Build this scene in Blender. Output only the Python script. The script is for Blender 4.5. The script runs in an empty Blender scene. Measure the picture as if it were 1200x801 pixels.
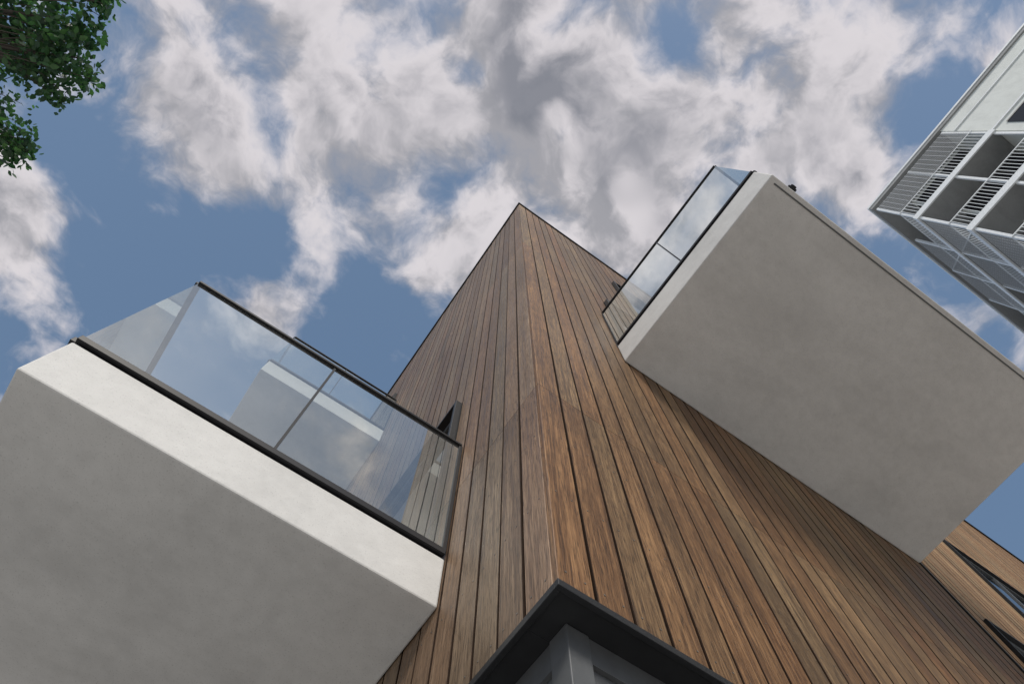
import bpy, math, random
import numpy as np
from mathutils import Matrix, Vector
random.seed(4); rng=np.random.default_rng(4)
S=bpy.context.scene
EYE=1.6
CX,CY=0.7236,0.8285          # building corner
ZS=3.05; ZR=12.81            # underside of cladding, roof
# ================= node helpers =================
def newmat(n):
    m=bpy.data.materials.new(n); m.use_nodes=True
    nt=m.node_tree; return m,nt,nt.nodes['Principled BSDF']
def N(nt,t,**k):
    n=nt.nodes.new(t)
    for a,b in k.items():
        if a=='inp':
            for i,v in b.items(): n.inputs[i].default_value=v
        else: setattr(n,a,b)
    return n
def L(nt,a,b): nt.links.new(a,b)
def math_(nt,op,a,b=None,clamp=False):
    n=nt.nodes.new('ShaderNodeMath'); n.operation=op; n.use_clamp=clamp
    for i,v in enumerate((a,b)):
        if v is None: continue
        if isinstance(v,(int,float)): n.inputs[i].default_value=v
        else: L(nt,v,n.inputs[i])
    return n.outputs[0]
def ramp(nt,f,stops):
    r=nt.nodes.new('ShaderNodeValToRGB'); e=r.color_ramp.elements
    while len(e)<len(stops): e.new(.5)
    for el,(p,c) in zip(e,stops): el.position=p; el.color=(*c,1)
    L(nt,f,r.inputs[0]); return r.outputs[0]
def mixc(nt,f,a,b,mode='MIX'):
    m=nt.nodes.new('ShaderNodeMix'); m.data_type='RGBA'; m.blend_type=mode
    for s,v in ((m.inputs[0],f),(m.inputs[6],a),(m.inputs[7],b)):
        if isinstance(v,(int,float)): s.default_value=v
        elif isinstance(v,tuple): s.default_value=(*v,1)
        else: L(nt,v,s)
    return m.outputs[2]
def noise(nt,vec,scale,detail=4,rough=.5,dist=0):
    n=N(nt,'ShaderNodeTexNoise'); n.inputs['Scale'].default_value=scale; n.inputs['Detail'].default_value=detail
    n.inputs['Roughness'].default_value=rough; n.inputs['Distortion'].default_value=dist
    L(nt,vec,n.inputs['Vector']); return n.outputs[0]
def smooth(nt,v,a,b,lo=0,hi=1):
    m=N(nt,'ShaderNodeMapRange',interpolation_type='SMOOTHSTEP')
    L(nt,v,m.inputs[0]); m.inputs[1].default_value=a; m.inputs[2].default_value=b; m.inputs[3].default_value=lo; m.inputs[4].default_value=hi
    return m.outputs[0]
def wood_mat(name,dark,mid,light,rough=.5):
    m,nt,b=newmat(name)
    tc=N(nt,'ShaderNodeTexCoord'); g=N(nt,'ShaderNodeNewGeometry')
    off=N(nt,'ShaderNodeVectorMath',operation='SCALE'); off.inputs[0].default_value=(7.3,5.1,31.7); L(nt,g.outputs['Random Per Island'],off.inputs['Scale'])
    add=N(nt,'ShaderNodeVectorMath',operation='ADD'); L(nt,tc.outputs['Object'],add.inputs[0]); L(nt,off.outputs[0],add.inputs[1])
    def mp(sx,sz):
        q=N(nt,'ShaderNodeMapping'); q.inputs['Scale'].default_value=(sx,sx,sz); L(nt,add.outputs[0],q.inputs[0]); return q.outputs[0]
    n1=noise(nt,mp(85,2.6),1,4,.6,.3)
    n2=noise(nt,mp(250,8),1,3,.6)
    n3=noise(nt,mp(12,.5),1,2,.5,.6)
    fl=noise(nt,mp(280,16),1,2,.5)
    f=math_(nt,'ADD',math_(nt,'MULTIPLY',n1,.36),math_(nt,'ADD',math_(nt,'MULTIPLY',n2,.46),math_(nt,'MULTIPLY',n3,.18)))
    c=ramp(nt,f,[(.37,dark),(.5,mid),(.64,light)])
    c=mixc(nt,smooth(nt,fl,.55,.66,0,.65),c,tuple(x*.35 for x in dark))
    v=N(nt,'ShaderNodeMapRange'); L(nt,g.outputs['Random Per Island'],v.inputs[0]); v.inputs[3].default_value=.76; v.inputs[4].default_value=1.22
    w=noise(nt,tc.outputs['Object'],.9,3,.6)
    val=math_(nt,'MULTIPLY',v.outputs[0],smooth(nt,w,.3,.7,.84,1.13))
    r2=math_(nt,'FRACT',math_(nt,'MULTIPLY',g.outputs['Random Per Island'],17.3))
    hs=N(nt,'ShaderNodeHueSaturation'); L(nt,c,hs.inputs['Color']); L(nt,val,hs.inputs['Value'])
    mr=N(nt,'ShaderNodeMapRange'); L(nt,r2,mr.inputs[0]); mr.inputs[3].default_value=.496; mr.inputs[4].default_value=.512; L(nt,mr.outputs[0],hs.inputs['Hue'])
    mr2=N(nt,'ShaderNodeMapRange'); L(nt,r2,mr2.inputs[0]); mr2.inputs[3].default_value=1.05; mr2.inputs[4].default_value=.9; L(nt,mr2.outputs[0],hs.inputs['Saturation'])
    L(nt,hs.outputs[0],b.inputs['Base Color'])
    L(nt,smooth(nt,n1,.3,.7,rough-.08,rough+.14),b.inputs['Roughness'])
    b.inputs['Specular IOR Level'].default_value=.35
    bp=N(nt,'ShaderNodeBump'); bp.inputs['Strength'].default_value=.5; bp.inputs['Distance'].default_value=.0015; L(nt,n2,bp.inputs['Height']); L(nt,bp.outputs[0],b.inputs['Normal'])
    return m
def concrete_mat(name,base,var=.1,scale=1.0):
    m,nt,b=newmat(name); tc=N(nt,'ShaderNodeTexCoord'); o=tc.outputs['Object']
    n1=noise(nt,o,1.3*scale,6,.6,.5); n2=noise(nt,o,14*scale,5,.65); n3=noise(nt,o,160*scale,2,.5)
    f=math_(nt,'ADD',math_(nt,'MULTIPLY',n1,.55),math_(nt,'MULTIPLY',n2,.45))
    c=ramp(nt,f,[(.33,tuple(x*(1-var*1.4) for x in base)),(.5,base),(.67,tuple(x*(1+var) for x in base))])
    c=mixc(nt,smooth(nt,n3,.6,.7,0,.4),c,tuple(x*.5 for x in base))
    q=N(nt,'ShaderNodeMapping'); q.inputs['Scale'].default_value=(1.2,3,1.2); q.inputs['Rotation'].default_value=(0,0,.9); L(nt,o,q.inputs[0])
    n4=noise(nt,q.outputs[0],.9,7,.65,.3); c=mixc(nt,smooth(nt,n4,.42,.72,0,.32),c,tuple(x*.62 for x in base))
    L(nt,c,b.inputs['Base Color']); b.inputs['Roughness'].default_value=.85
    bp=N(nt,'ShaderNodeBump'); bp.inputs['Strength'].default_value=.4; bp.inputs['Distance'].default_value=.006; L(nt,n2,bp.inputs['Height']); L(nt,bp.outputs[0],b.inputs['Normal'])
    return m
def plain(name,c,rough=.5,metal=0,var=.12,sc=20,spec=.5):
    m,nt,b=newmat(name); tc=N(nt,'ShaderNodeTexCoord'); n=noise(nt,tc.outputs['Object'],sc,3,.6)
    L(nt,ramp(nt,n,[(.3,tuple(x*(1-var) for x in c)),(.7,tuple(x*(1+var) for x in c))]),b.inputs['Base Color'])
    b.inputs['Roughness'].default_value=rough; b.inputs['Metallic'].default_value=metal; b.inputs['Specular IOR Level'].default_value=spec; return m
def glass_mat(name,tint,refl=1.0):
    m,nt,b=newmat(name); out=nt.nodes['Material Output']; nt.nodes.remove(b)
    g=N(nt,'ShaderNodeNewGeometry'); d=N(nt,'ShaderNodeVectorMath',operation='DOT_PRODUCT'); L(nt,g.outputs['Normal'],d.inputs[0]); L(nt,g.outputs['Incoming'],d.inputs[1])
    k=math_(nt,'SUBTRACT',1.0,math_(nt,'ABSOLUTE',d.outputs['Value']),True)
    f=math_(nt,'ADD',math_(nt,'MULTIPLY',math_(nt,'POWER',k,2.0),.82*refl),.15,True)
    t=N(nt,'ShaderNodeBsdfTransparent'); t.inputs[0].default_value=(*tint,1)
    gl=N(nt,'ShaderNodeBsdfGlossy'); gl.inputs['Roughness'].default_value=.01; gl.inputs[0].default_value=(.93,.98,.97,1)
    df=N(nt,'ShaderNodeBsdfDiffuse'); df.inputs[0].default_value=(.6,.6,.6,1)
    tc=N(nt,'ShaderNodeTexCoord'); dn=noise(nt,tc.outputs['Object'],3,4,.6)
    m0=N(nt,'ShaderNodeMixShader'); L(nt,smooth(nt,dn,.3,.8,.03,.12),m0.inputs[0]); L(nt,t.outputs[0],m0.inputs[1]); L(nt,df.outputs[0],m0.inputs[2])
    mx=N(nt,'ShaderNodeMixShader'); L(nt,f,mx.inputs[0]); L(nt,m0.outputs[0],mx.inputs[1]); L(nt,gl.outputs[0],mx.inputs[2])
    L(nt,mx.outputs[0],out.inputs[0]); return m
WOOD=wood_mat('thermo_wood',(.052,.026,.012),(.150,.080,.036),(.295,.172,.082))
WOODL=wood_mat('thermo_wood_lit_face',(.080,.046,.026),(.190,.120,.073),(.32,.215,.138),.45)  # same wood, paler: brighter light on the left face put into the colour
WOOD2=wood_mat('thermo_wood_pale',(.13,.07,.036),(.28,.165,.085),(.40,.255,.145),.6)
EDGE=plain('shaded_board_edge',(.022,.012,.007),.85,0,.3,30,.15)  # groove shade painted dark onto board sides and chamfers
DECK=wood_mat('deck_wood',(.16,.08,.04),(.33,.18,.09),(.45,.28,.15),.6)
CONC=concrete_mat('white_concrete',(.585,.585,.575),.085)
CONC_T=concrete_mat('tower_render',(.66,.69,.66),.05,.3)
SLABT=concrete_mat('tower_slab_concrete',(.28,.29,.29),.08,.4)
DARKM=plain('anthracite_metal',(.017,.018,.020),.45,0,spec=.3)
GREYM=plain('grey_frame',(.085,.09,.095),.42,0)
BLACKM=plain('black_rail',(.010,.010,.012),.5,0,spec=.3)
SUBST=plain('black_membrane',(.006,.006,.006),.95,spec=.1)
STEEL=plain('steel_screw',(.2,.18,.16),.4,.7)
WHITEM=plain('white_steel',(.74,.77,.78),.45,.0)
MESHM=plain('galvanised_mesh',(.52,.54,.55),.5,.2)
WGLASS=plain('dark_window_glass',(.012,.015,.018),.04,0,spec=.4)
TGLASS=plain('tower_window',(.010,.011,.013),.15,0,spec=.25)
BLIND=plain('window_blind',(.3,.3,.29),.7)
GLASS=glass_mat('balustrade_glass',(.80,.86,.85))
# ================= mesh helpers =================
class MB:
    def __init__(s): s.v=[];s.f=[];s.mi={}
    def box(s,x0,x1,y0,y1,z0,z1):
        i=len(s.v)
        s.v+=[(x0,y0,z0),(x1,y0,z0),(x1,y1,z0),(x0,y1,z0),(x0,y0,z1),(x1,y0,z1),(x1,y1,z1),(x0,y1,z1)]
        s.f+=[(i,i+3,i+2,i+1),(i+4,i+5,i+6,i+7),(i,i+1,i+5,i+4),(i+1,i+2,i+6,i+5),(i+2,i+3,i+7,i+6),(i+3,i,i+4,i+7)]
    def prism(s,poly,z0,z1,front=None):
        i=len(s.v);n=len(poly)
        s.v+=[(x,y,z0) for x,y in poly]+[(x,y,z1) for x,y in poly]
        b=len(s.f)
        s.f+=[tuple(range(i+n-1,i-1,-1)),tuple(range(i+n,i+2*n))]
        for k in range(n): s.f.append((i+k,i+(k+1)%n,i+n+(k+1)%n,i+n+k))
        if front is not None:
            for q in range(n+2):
                if q-2!=front: s.mi[b+q]=1
    def bar(s,a,b,r,n=6):
        a=Vector(a);b=Vector(b);d=(b-a).normalized();u=d.orthogonal().normalized();w=d.cross(u);i=len(s.v)
        for p in (a,b):
            for k in range(n):
                t=2*math.pi*k/n; s.v.append(tuple(p+u*math.cos(t)*r+w*math.sin(t)*r))
        for k in range(n): s.f.append((i+k,i+(k+1)%n,i+n+(k+1)%n,i+n+k))
        s.f+=[tuple(range(i+n-1,i-1,-1)),tuple(range(i+n,i+2*n))]
    def quad(s,a,b,c,d):
        i=len(s.v); s.v+=[a,b,c,d]; s.f.append((i,i+1,i+2,i+3))
    def obj(s,name,mat,parent=None,bevel=0,mat2=None):
        me=bpy.data.meshes.new(name); me.from_pydata(s.v,[],s.f); me.materials.append(mat)
        if mat2:
            me.materials.append(mat2)
            for k,v in s.mi.items(): me.polygons[k].material_index=v
        o=bpy.data.objects.new(name,me); S.collection.objects.link(o)
        import bmesh
        bm=bmesh.new(); bm.from_mesh(me); bmesh.ops.recalc_face_normals(bm,faces=bm.faces); bm.to_mesh(me); bm.free()
        if parent: o.parent=parent
        if bevel:
            m=o.modifiers.new('b','BEVEL'); m.width=bevel; m.segments=2; m.limit_method='ANGLE'
        return o
def empty(n):
    o=bpy.data.objects.new(n,None); S.collection.objects.link(o); return o
# ================= ground =================
g=MB(); g.quad((-1500,-1500,0),(1500,-1500,0),(1500,1500,0),(-1500,1500,0))
pm,nt,b=newmat('paving'); tc=N(nt,'ShaderNodeTexCoord'); br=N(nt,'ShaderNodeTexBrick')
br.inputs['Scale'].default_value=1.0; br.inputs['Color1'].default_value=(.45,.44,.42,1); br.inputs['Color2'].default_value=(.52,.51,.49,1); br.inputs['Mortar'].default_value=(.22,.22,.21,1)
br.inputs['Brick Width'].default_value=.6; br.inputs['Row Height'].default_value=.3; br.inputs['Mortar Size'].default_value=.006
L(nt,tc.outputs['Object'],br.inputs[0]); n=noise(nt,tc.outputs['Object'],1.5,4,.6)
L(nt,mixc(nt,.5,br.outputs[0],ramp(nt,n,[(.3,(.43,.42,.40)),(.7,(.55,.54,.52))])),b.inputs['Base Color']); b.inputs['Roughness'].default_value=.85
g.obj('ground',pm)
# ================= main building =================
B=empty('wood_clad_building')
XE=13.0; YE=9.0; XM=4.64
PIT=.13; T=.022; GAP=.0095
c=MB(); c.box(CX+.03,XE,CY+.03,YE,3.06,ZR-.06)
c.box(CX+.45,XE-.05,CY+.45,YE-.05,0,3.04); c.box(3.32,XE-.02,CY+.031,CY+.46,0,3.045); c.box(CX+.031,CX+.46,3.22,YE-.02,0,3.045)
c.obj('wall_core',SUBST,B)
JO=[4.46,8.7]
def snap(v,base): return base+round((v-base)/PIT)*PIT
def boards(name,mat,axis,base,end,front,openings,zlo=.25,joints=JO,screws=None):
    mb=MB(); k=0
    while base+k*PIT<end-.02:
        a=base+k*PIT; bb=min(a+PIT-GAP,end); k+=1; mid=(a+bb)/2
        iv=[(zlo,ZR-.05)]
        for (o0,o1,q0,q1) in openings:
            if o0-.01<mid<o1+.01:
                n=[]
                for (s,e) in iv:
                    if q1<=s or q0>=e: n.append((s,e)); continue
                    if s<q0: n.append((s,q0))
                    if e>q1: n.append((q1,e))
                iv=n
        d=random.uniform(-.0015,.0015)
        for (s,e) in iv:
            cuts=[s]+[j for j in joints if s+.05<j<e-.05]+[e]
            for z0,z1 in zip(cuts[:-1],cuts[1:]):
                za=z0+(.0015 if z0!=s else 0); zb=z1-(.0015 if z1!=e else 0)
                ch=.002; f=front+d; bk=front+T
                P=[(a,bk),(a,f+ch),(a+ch,f),(bb-ch,f),(bb,f+ch),(bb,bk)]
                if axis=='y': P=[(y,x) for x,y in P]
                if k==1:
                    mb.prism(P,za,zb)
                    b0=len(mb.f)-8; mb.mi[b0+2+4]=1; mb.mi[b0+2+3]=1
                else: mb.prism(P,za,zb,2)
                if screws is not None and a<5:
                    zz=[za+.05,zb-.05]; m=int((zb-za)/.6)
                    zz+=[za+(zb-za)*(i/(m+1)) for i in range(1,m+1)] if m>0 else []
                    for z in zz:
                        for u in (a+.028,bb-.028):
                            if axis=='x': screws.bar((u,f-.0012,z),(u,f+.003,z),.0036)
                            else: screws.bar((f-.0012,u,z),(f+.003,u,z),.0036)
    return mb.obj(name,mat,B,0,EDGE)
sx=lambda v:snap(v,CX); YB=CY+T+.002; sy=lambda v:snap(v,YB)
XM=sx(XM)
R_open=[(CX-.1,sx(3.32),0,ZS),(sx(1.74),sx(3.9),6.62,8.44),(sx(2.3),sx(3.4),9.0,10.75)]
L_open=[(CY-.1,sy(3.22),0,ZS),(sy(1.66),sy(3.8),3.93,5.82),(sy(4.05),sy(5.6),9.2,11.05)]
F_open=[(XM+2*PIT,XM+12*PIT,3.5,5.75),(XM+16*PIT,XM+29*PIT,5.9,8.35),(XM+4*PIT,XM+14*PIT,.3,2.8)]
SC=MB()
boards('cladding_side',WOOD,'x',CX,XM,CY,R_open,screws=SC)
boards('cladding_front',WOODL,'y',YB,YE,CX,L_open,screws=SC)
boards('cladding_pale',WOOD2,'x',XM+.03,XE,CY+.004,[(a+.03,b+.03,c_,d) for a,b,c_,d in F_open])
SC.obj('cladding_screws',STEEL,B)
t=MB(); t.box(XM-.004,XM+.026,CY-.012,CY+.03,.2,ZR-.05); t.obj('expansion_trim',DARKM,B)
cap=MB(); cap.box(CX-.022,XE+.02,CY-.022,YE+.02,ZR-.045,ZR+.03); cap.obj('roof_coping',DARKM,B,.004)
fr=MB(); wg=MB(); fi=MB()
def win_r(x0,x1,z0,z1,y=CY,p=.045):
    w=.03; e=.004
    fr.box(x0+e,x0+w,y-p,y+.029,z0+e,z1-e); fr.box(x1-w-.006,x1-.006-e,y-p,y+.029,z0+e,z1-e)
    fr.box(x0+w,x1-w-.006,y-p+.001,y+.029,z1-w,z1-e); fr.box(x0+w,x1-w-.006,y-p-.01,y+.029,z0+e,z0+w)
    wg.box(x0+w,x1-w-.006,y+.02,y+.0285,z0+w,z1-w)
    xm=(x0+x1)/2; fi.box(xm-.035,xm+.035,y+.005,y+.027,z0+w,z1-w)
    fi.box(x0+w,xm-.035,y+.006,y+.027,z1-w-.06,z1-w); fi.box(xm+.035,x1-w-.006,y+.006,y+.027,z1-w-.06,z1-w)
def win_l(y0,y1,z0,z1,x=CX,p=.045):
    w=.03; e=.004
    fr.box(x-p,x+.029,y0+e,y0+w,z0+e,z1-e); fr.box(x-p,x+.029,y1-w-.006,y1-.006-e,z0+e,z1-e)
    fr.box(x-p+.001,x+.029,y0+w,y1-w-.006,z1-w,z1-e); fr.box(x-p-.01,x+.029,y0+w,y1-w-.006,z0+e,z0+w)
    wg.box(x+.02,x+.0285,y0+w,y1-w-.006,z0+w,z1-w)
    ym=(y0+y1)/2; fi.box(x+.005,x+.027,ym-.035,ym+.035,z0+w,z1-w)
    fi.box(x+.006,x+.027,y0+w,ym-.035,z1-w-.06,z1-w); fi.box(x+.006,x+.027,ym+.035,y1-w-.006,z1-w-.06,z1-w)
for o in R_open[1:]: win_r(*o)
for o in L_open[1:]: win_l(*o)
for o in F_open: win_r(o[0]+.03,o[1]+.03,o[2],o[3],CY+.004,.03)
X2=sx(3.32); Y2=sy(3.22)
fr.box(CX-.006,X2,CY-.006,CY+.012,ZS-.03,ZS-.004)
fr.box(CX-.006,CX+.012,CY+.012,Y2,ZS-.03,ZS-.004)
fr.box(CX+.012,X2,CY+.012,CY+.16,ZS-.02,ZS+.006)
fr.box(CX+.012,CX+.16,CY+.16,Y2,ZS-.02,ZS+.006)
fr.box(X2-.03,X2-.001,CY+.013,CY+.3,0,ZS-.021); fr.box(CX+.013,CX+.3,Y2-.03,Y2-.001,0,ZS-.021)
s=.085
cp=MB(); cp.box(CX+s,CX+s+.075,CY+s,CY+s+.075,0,ZS-.021); cp.obj('corner_post',GREYM,B,.003)
for h0,h1 in ((ZS-.11,ZS-.0212),(0,.12)):
    fi.box(CX+s+.0752,X2-.03,CY+s+.006,CY+s+.07,h0,h1); fi.box(CX+s+.006,CX+s+.07,CY+s+.0752,Y2-.03,h0,h1)
for h0,h1 in ((ZS-.17,ZS-.112),(.12,.19)):
    fi.box(CX+s+.0753,X2-.031,CY+s+.02,CY+s+.065,h0,h1); fi.box(CX+s+.02,CX+s+.065,CY+s+.0753,Y2-.031,h0,h1)
for k in range(1,3):
    x=CX+s+k*.85; fi.box(x-.03,x+.03,CY+s+.012,CY+s+.064,.19,ZS-.17); y=CY+s+k*.8; fi.box(CX+s+.012,CX+s+.064,y-.03,y+.03,.19,ZS-.17)
wg.box(CX+s+.076,X2-.031,CY+s+.035,CY+s+.05,.19,ZS-.17); wg.box(CX+s+.035,CX+s+.05,CY+s+.076,Y2-.031,.19,ZS-.17)
fr.obj('window_surrounds',DARKM,B,.002); wg.obj('window_panes',WGLASS,B); fi.obj('window_frames',GREYM,B)
# ---------- balconies ----------
def rail_set(nm,segs,zt,zr,posts,brk,w=.013):
    gl=MB();bl=MB();st=MB();ck=MB()
    for (a,b_) in segs:
        (x0,y0),(x1,y1)=a,b_; lx=abs(x1-x0)>abs(y1-y0)
        gl.quad((x0,y0,zt+.03),(x1,y1,zt+.03),(x1,y1,zr-.008),(x0,y0,zr-.008))
        xa,xb=sorted((x0,x1)); ya,yb=sorted((y0,y1))
        if lx:
            bl.box(xa,xb,ya-w,ya+w,zr-.009,zr+.009); bl.box(xa,xb,ya-w-.006,ya+w,zt+.010,zt+.044)
            ck.box(xa+.03,xb-.005,ya+.006,ya+.03,zt-.002,zt+.0095)
        else:
            bl.box(xa-w,xa+w,ya,yb,zr-.0085,zr+.0085); bl.box(xa-w-.006,xa+w,ya,yb,zt+.0105,zt+.0435)
            ck.box(xa+.006,xa+.03,ya+.03,yb-.005,zt-.002,zt+.0095)
    for (x,y) in posts: st.box(x-.006,x+.006,y-.006,y+.006,zt+.044,zr-.0095)
    for (x,y) in brk: bl.box(x-.01,x+.01,y-.008,y+.008,zt+.044,zr-.009)
    gl.obj(nm+'_glass',GLASS,B); bl.obj(nm+'_rail',BLACKM,B,.0015); st.obj(nm+'_glass_joint',DARKM,B); ck.obj(nm+'_rail_packer',SUBST,B)
def balcony(nm,x0,x1,y0,y1,zb,zt,zr,side):
    s=MB(); s.box(x0,x1,y0,y1,zb,zt); s.obj(nm+'_slab',CONC,B,.008)
    d=MB(); q=.004
    if side=='L':
        k=0
        while y0+.03+k*.14<y1-.1: d.box(x0+.05,x1-.01,y0+.05+k*.14,y0+.05+k*.14+.13,zt+.001,zt+.03); k+=1
        rail_set(nm,[((x0+q,y0+q),(x1-.01,y0+q)),((x0+q,y0+q+.001),(x0+q,y1-.03)),((x0+q,y1-.029),(x1-.01,y1-.029))],zt,zr,[((x0+x1)/2,y0+q),(x0+q,(y0+y1)/2)],[(x1-.012,y0+q),(x1-.012,y1-.03)],.014)
    else:
        k=0
        while x0+.03+k*.14<x1-.1: d.box(x0+.05+k*.14,x0+.05+k*.14+.13,y0+.05,y1-.01,zt+.001,zt+.03); k+=1
        rail_set(nm,[((x0+q,y1-.01),(x0+q,y0+q)),((x0+q+.001,y0+q),(x1-.03,y0+q)),((x1-.029,y0+q),(x1-.029,y1-.01))],zt,zr,[(x0+q,(y0+y1)/2),((x0+x1)/2,y0+q),(x0+q,y1-.012),(x1-.03,y1-.012)],[],.010)
        r=MB(); r.box(x0+.05,x1-.05,y0+.035,y0+.045,zb-.004,zb+.01); r.obj(nm+'_drip_edge',GREYM,B)
    d.obj(nm+'_decking',DECK,B)
balcony('front_balcony',-.908,CX-.002,1.512,5.0,2.026+EYE,2.316+EYE,3.337+EYE,'L')
balcony('front_upper_balcony',-.94,CX-.002,3.9,7.4,7.45+EYE,7.75+EYE,8.76+EYE,'L')
balcony('side_balcony',1.587,4.625,-.801,CY-.002,4.604+EYE,4.96+EYE,5.95+EYE,'R')
lm=MB(); lm.bar((1.86,-.803,6.47),(1.86,-.86,6.47),.035,12); lm.bar((1.86,-.86,6.47),(1.86,-.875,6.47),.022,12); lm.obj('balcony_lamp',BLACKM,B)
# ================= tower =================
TW=empty('apartment_tower')
H=29.6; tx,ty=13.9,-6.15; TX2=30; TY2=-24; ins=1.1; LY=-9.9
w=MB()
w.box(tx+ins,TX2,TY2,ty-ins,0,H-.3); w.box(tx+.02,tx+ins+.01,TY2+.01,LY,0,H-.3); w.obj('tower_walls',CONC_T,TW)
sl=MB();po=MB();ra=MB();wi=MB();fm=MB();bd=MB()
sl.box(tx-.05,TX2,TY2,ty+.05,H-.3,H-.1)
po.box(tx-.08,tx+.02,TY2,ty+.08,H-.1,H+.02); po.box(tx+.02,TX2,ty-.02,ty+.08,H-.1,H+.02)
po.box(tx-.03,tx+.019,TY2,LY,H-1.25,H-1.2); po.box(tx-.03,tx+.019,TY2,LY,H-3.35,H-3.27)
nf=9; st=3.0
for i in range(nf):
    z0=H-.3-st*(i+1); z1=z0+st
    sl.box(tx,TX2,LY+.02,ty,z0-.2,z0)
    for x,y in [(tx,ty-.1),(tx,LY+.05),(tx,(ty+LY)/2)]: po.box(x,x+.09,y,y+.09,z0,z1-.2)
    xx=tx+2.2
    while xx<TX2: po.box(xx,xx+.09,ty-.1,ty-.01,z0,z1-.2); xx+=2.2
    po.box(tx-.06,tx-.002,LY,ty+.06,z0-.22,z0+.05); po.box(tx-.002,TX2,ty+.002,ty+.06,z0-.22,z0+.05)
    for zt in (z0+.12,z0+1.08): po.box(tx-.03,tx,LY,ty,zt-.02,zt+.02); po.box(tx,TX2,ty-.03,ty,zt-.02,zt+.02)
    y=ty-.12
    while y>LY: ra.box(tx-.022,tx-.006,y-.008,y+.008,z0+.1,z0+1.08); y-=.13
    x=tx+.1
    while x<TX2-6: ra.box(x-.008,x+.008,ty-.022,ty-.006,z0+.1,z0+1.08); x+=.13
    for b_ in range(5):
        xa=tx+.1+b_*2.2
        if (b_+i)%2: po.bar((xa,ty-.05,z0),(xa+2.1,ty-.05,z1-.2),.025,5)
    for b_ in range(6):
        if (b_+i)%3==0: continue
        xa=tx+.1+b_*2.2; xb=xa+2.05
        z=z0+1.2
        while z<z1-.25: fm.box(xa,xb,ty-.02,ty-.008,z-.009,z+.009); z+=.1
        x=xa
        while x<xb: fm.box(x-.007,x+.007,ty-.03,ty-.021,z0+1.2,z1-.25); x+=.2
    if i==0:
        z=z0+1.2
        while z<z1-.25: fm.box(tx-.02,tx-.008,LY+.1,ty-.1,z-.009,z+.009); z+=.1
        y=ty-.2
        while y>LY: fm.box(tx-.03,tx-.021,y-.007,y+.007,z0+1.2,z1-.25); y-=.2
    a,b_=LY+.12,ty-ins-.08
    wi.box(tx+ins-.03,tx+ins-.003,a,b_,z0+.02,z1-.24)
    for q in (.33,.66): yy=a+(b_-a)*q; bd.box(tx+ins-.05,tx+ins-.031,yy-.03,yy+.03,z0+.02,z1-.24)
    xx=tx+ins+.15
    while xx<TX2-2: wi.box(xx,xx+1.9,ty-ins+.003,ty-ins+.03,z0+.02,z1-.24); bd.box(xx+.92,xx+.98,ty-ins+.031,ty-ins+.05,z0+.02,z1-.24); xx+=2.2
    if i>0:
        yy=LY-.35
        while yy>TY2+2:
            wi.box(tx-.005,tx+.019,yy-1.9,yy,z0+.05,z1-.4); bd.box(tx-.02,tx-.0051,yy-.99,yy-.92,z0+.05,z1-.4); bd.box(tx-.02,tx-.0051,yy-1.9,yy,z1-.4,z1-.34)
            for zt in (z0+.15,z0+1.1): po.box(tx-.12,tx-.08,yy-2.0,yy+.1,zt-.02,zt+.02)
            y=yy+.08
            while y>yy-2.0: ra.box(tx-.108,tx-.092,y-.008,y+.008,z0+.15,z0+1.1); y-=.13
            yy-=2.4
sl.obj('tower_slabs',SLABT,TW);po.obj('tower_frame',WHITEM,TW);ra.obj('tower_railings',WHITEM,TW);wi.obj('tower_windows',TGLASS,TW);fm.obj('tower_mesh_screens',MESHM,TW);bd.obj('tower_mullions',BLIND,TW)
# ================= tree =================
TR=empty('broadleaf_tree')
bark=plain('bark',(.07,.06,.05),.9,0,.35,8)
lf,nt,b=newmat('leaf'); gg=N(nt,'ShaderNodeNewGeometry'); out=nt.nodes['Material Output']
col=ramp(nt,gg.outputs['Random Per Island'],[(0,(.02,.055,.03)),(.55,(.04,.105,.045)),(1,(.085,.175,.065))])
L(nt,col,b.inputs['Base Color']); b.inputs['Roughness'].default_value=.45
trn=N(nt,'ShaderNodeBsdfTranslucent'); L(nt,mixc(nt,1.0,col,(1.2,1.5,.8),'MULTIPLY'),trn.inputs[0]); mx=N(nt,'ShaderNodeMixShader'); mx.inputs[0].default_value=.38
L(nt,b.outputs[0],mx.inputs[1]); L(nt,trn.outputs[0],mx.inputs[2]); L(nt,mx.outputs[0],out.inputs[0])
tb=MB()
def tube(pts,r0,r1,n=7):
    i0=len(tb.v); m=len(pts)
    for k,p in enumerate(pts):
        d=(pts[min(k+1,m-1)]-pts[max(k-1,0)]).normalized(); u=d.orthogonal().normalized(); w_=d.cross(u); r=r0+(r1-r0)*k/(m-1)
        for j in range(n):
            a=2*math.pi*j/n; tb.v.append(tuple(p+u*math.cos(a)*r+w_*math.sin(a)*r))
    for k in range(m-1):
        for j in range(n):
            a=i0+k*n+j;b2=i0+k*n+(j+1)%n; tb.f.append((a,b2,b2+n,a+n))
def curve(a,b_,sag,n=6):
    a=Vector(a);b_=Vector(b_);o=Vector([random.uniform(-sag,sag) for _ in range(3)])
    return [a.lerp(b_,k/n)+o*math.sin(math.pi*k/n)+Vector((0,0,sag*.6))*math.sin(math.pi*k/n) for k in range(n+1)]
base=Vector((-8.8,4.3,0)); top=Vector((-8.3,4.0,11.6))
trunk=[base.lerp(top,k/10)+Vector((math.sin(k*1.1)*.12,math.cos(k*.9)*.12,0)) for k in range(11)]
tube(trunk,.24,.05,10)
cc=Vector((-8.6,3.9,9.7))
cl=[]
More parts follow.
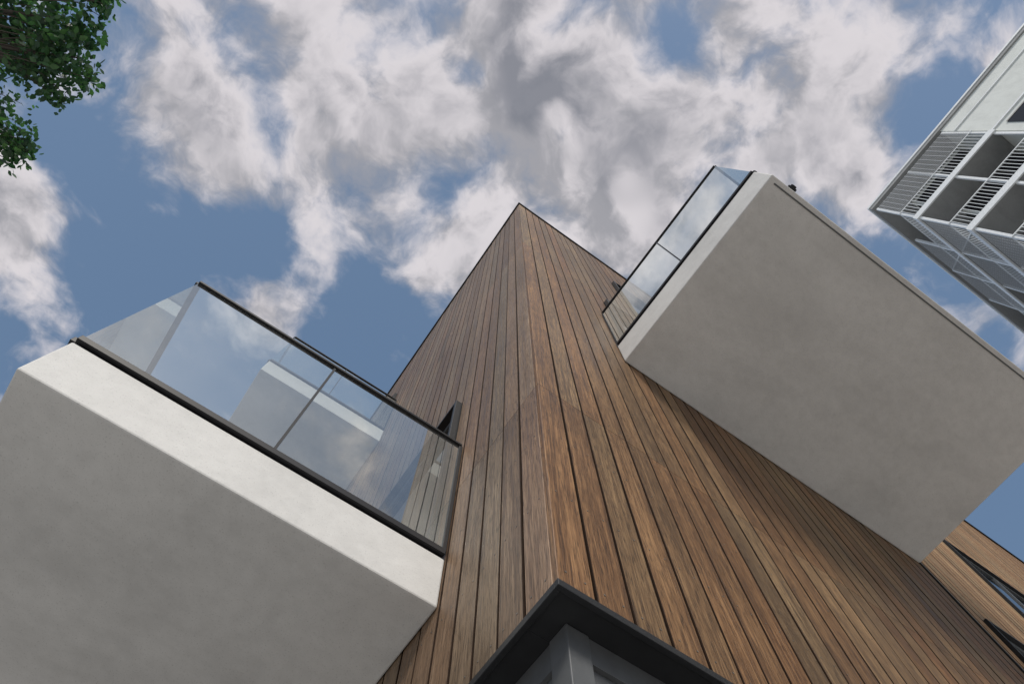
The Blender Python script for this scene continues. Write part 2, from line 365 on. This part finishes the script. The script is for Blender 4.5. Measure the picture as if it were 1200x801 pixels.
for k in range(90):
    d=Vector(rng.normal(size=3)).normalized(); r=3.0*(random.uniform(.35,1)**.5)
    p_=cc+Vector((d.x*r,d.y*r,d.z*r*1.15)); cl.append((p_,random.uniform(.4,.7),190))
ex=[((-4.45,2.1,9.6),.26,210),((-4.65,2.35,9.65),.38,380),((-4.85,1.85,9.85),.38,360),((-5.2,2.3,9.8),.42,420),((-4.65,1.5,9.8),.26,200),((-4.62,3.35,9.45),.24,220),((-4.8,3.5,9.35),.34,380),((-5.5,2.6,9.8),.42,400),((-4.65,2.25,9.3),.26,190),((-5.35,1.6,10.1),.42,400),((-5.7,2.1,10.1),.5,450),((-5.9,3.4,9.6),.45,260),((-5.1,1.3,10.0),.3,220),((-4.95,3.05,9.4),.18,80)]
cl+=[(Vector(a),r,n_) for a,r,n_ in ex]
V=[];Fc=[]
for (p_,r,nl) in cl:
    zt=min(max(p_.z-1.6-(p_-cc).length*.25,3.2),11); k=zt/11.6*10; i=int(k); st_=trunk[i].lerp(trunk[min(i+1,10)],k-i)
    pts=curve(st_,p_,.35); tube(pts,.05,.01,5)
    subs=[]
    for q in range(9):
        e=p_+Vector(rng.normal(size=3)).normalized()*r*random.uniform(.3,1.05); tube(curve(pts[4+q%2],e,.08,3),.011,.004,4); subs.append(e)
    for q in range(nl):
        e=subs[q%9]; o=e+Vector(rng.normal(size=3)).normalized()*(random.random()**.6)*(r*.42+.05)
        nrm=Vector(rng.normal(size=3))+Vector((0,0,1.0)); nrm.normalize(); u=nrm.orthogonal().normalized(); u=Matrix.Rotation(random.uniform(0,6.28),3,nrm)@u; w_=nrm.cross(u)
        l=random.uniform(.05,.09); h=l*.36; i=len(V)
        V+=[tuple(o),tuple(o+u*l*.35+w_*h-nrm*.004),tuple(o+u*l*.75+w_*h*.8-nrm*.008),tuple(o+u*l*1.15-nrm*l*.15),tuple(o+u*l*.75-w_*h*.8-nrm*.008),tuple(o+u*l*.35-w_*h-nrm*.004)]; Fc.append(tuple(range(i,i+6)))
tb.obj('trunk_and_limbs',bark,TR)
me=bpy.data.meshes.new('foliage'); me.from_pydata(V,[],Fc); me.materials.append(lf); o=bpy.data.objects.new('foliage',me); S.collection.objects.link(o); o.parent=TR
# ================= sky =================
W=bpy.data.worlds.new('World'); S.world=W; W.use_nodes=True; nt=W.node_tree; bg=nt.nodes['Background']
SE=math.radians(41); SR=math.radians(207)
sky=N(nt,'ShaderNodeTexSky',sky_type='NISHITA',sun_disc=False,sun_elevation=SE,sun_rotation=SR); sky.air_density=1.0; sky.dust_density=1.8
tc=N(nt,'ShaderNodeTexCoord'); sp=N(nt,'ShaderNodeSeparateXYZ'); L(nt,tc.outputs['Generated'],sp.inputs[0])
zz=math_(nt,'MAXIMUM',sp.outputs[2],.12)
cb=N(nt,'ShaderNodeCombineXYZ'); L(nt,math_(nt,'DIVIDE',sp.outputs[0],zz),cb.inputs[0]); L(nt,math_(nt,'DIVIDE',sp.outputs[1],zz),cb.inputs[1]); P=cb.outputs[0]
wn=N(nt,'ShaderNodeTexNoise'); wn.inputs['Scale'].default_value=4.5; wn.inputs['Detail'].default_value=4; L(nt,P,wn.inputs['Vector'])
ws=N(nt,'ShaderNodeVectorMath',operation='SUBTRACT'); L(nt,wn.outputs['Color'],ws.inputs[0]); ws.inputs[1].default_value=(.5,.5,.5)
wm=N(nt,'ShaderNodeVectorMath',operation='SCALE'); L(nt,ws.outputs[0],wm.inputs[0]); wm.inputs['Scale'].default_value=.15
pw=N(nt,'ShaderNodeVectorMath',operation='ADD'); L(nt,P,pw.inputs[0]); L(nt,wm.outputs[0],pw.inputs[1]); PW=pw.outputs[0]
blobs=[(-.24,.006,.36,.17),(-.025,-.118,.30,.2),(.133,.013,.26,.22),(.03,.178,.17,.22),(.254,-.231,.27,.19),(.439,-.245,.15,.15),(-.378,.252,.15,.14),(-.522,.563,.17,.32),(-.166,.437,.09,.2),(-.468,.152,.2,.10),(.344,-.428,.18,.12),(.244,.012,.17,.18),(-.15,.225,.15,.16),
 (-.245,.36,.13,-.20),(-.509,.373,.11,-.22),(-.40,.53,.14,-.20),(.463,-.377,.10,-.22),(.466,-.142,.12,-.14),(-.01,.388,.14,-.2),(-.091,-.025,.05,-.18),(.064,-.048,.05,-.2),(.124,-.236,.08,-.16),(1.05,.02,.4,-.35),(.75,.02,.2,-.2),(-.28,.2,.07,-.2)]
def density(vec,det):
    a=noise(nt,vec,3.2,2,.5); b2=noise(nt,vec,7.5,det,.57)
    return math_(nt,'ADD',math_(nt,'MULTIPLY',a,.45),math_(nt,'MULTIPLY',b2,.90))
d=density(PW,9)
tot=d
for (x,y,r,wt) in blobs:
    ds=N(nt,'ShaderNodeVectorMath',operation='DISTANCE'); L(nt,PW,ds.inputs[0]); ds.inputs[1].default_value=(x,y,0)
    tot=math_(nt,'ADD',tot,smooth(nt,ds.outputs['Value'],0,r,wt,0))
cover=smooth(nt,tot,.64,.90)
core=smooth(nt,tot,.86,1.1)
# heavier, greyer cloud bank overhead
gb=N(nt,'ShaderNodeVectorMath',operation='DISTANCE'); L(nt,PW,gb.inputs[0]); gb.inputs[1].default_value=(-.12,-.08,0)
bank=smooth(nt,gb.outputs['Value'],0,.28,.75,0)
sh=N(nt,'ShaderNodeVectorMath',operation='ADD'); L(nt,PW,sh.inputs[0]); sh.inputs[1].default_value=(.01,-.05,0)
rel=math_(nt,'SUBTRACT',d,density(sh.outputs[0],5))
lit=smooth(nt,rel,-.15,.09)
K=1/.1
bright=tuple(v*K for v in (.74,.70,.72)); grey=tuple(v*K for v in (.19,.20,.235)); midc=tuple(v*K for v in (.37,.365,.39))
cc_=mixc(nt,lit,midc,bright); big=noise(nt,P,2.6,3,.55)
gm=math_(nt,'MAXIMUM',smooth(nt,big,.42,.60,.05,.88),bank)
cc_=mixc(nt,math_(nt,'MULTIPLY',core,gm),cc_,grey)
hz=mixc(nt,.40,sky.outputs[0],tuple(v*K for v in (.20,.33,.52)))
final=mixc(nt,math_(nt,'MULTIPLY',cover,.95),hz,cc_)
L(nt,final,bg.inputs[0]); bg.inputs[1].default_value=.1
sun=bpy.data.lights.new('sun','SUN'); sun.energy=3.1; sun.angle=math.radians(14); sun.color=(1,.94,.85)
so=bpy.data.objects.new('sun',sun); S.collection.objects.link(so)
sd=Vector((math.sin(SR)*math.cos(SE),math.cos(SR)*math.cos(SE),math.sin(SE)))
so.rotation_euler=sd.to_track_quat('Z','Y').to_euler(); so.location=sd*40
# ================= camera =================
E=1.2682; psi=.9615
h=Vector((math.cos(psi),math.sin(psi),0)); r_=Vector((math.sin(psi),-math.cos(psi),0)); z=Vector((0,0,1))
F=h*math.cos(E)+z*math.sin(E); U=-h*math.sin(E)+z*math.cos(E)
cam=bpy.data.cameras.new('camera'); co=bpy.data.objects.new('camera',cam); S.collection.objects.link(co)
cam.sensor_width=36; cam.lens=36*775.4/1200; cam.clip_end=4000; cam.clip_start=.05
co.matrix_world=Matrix(((r_[0],U[0],-F[0],0),(r_[1],U[1],-F[1],0),(r_[2],U[2],-F[2],EYE),(0,0,0,1)))
S.camera=co
S.view_settings.view_transform='Standard'; S.view_settings.look='None'; S.view_settings.exposure=0
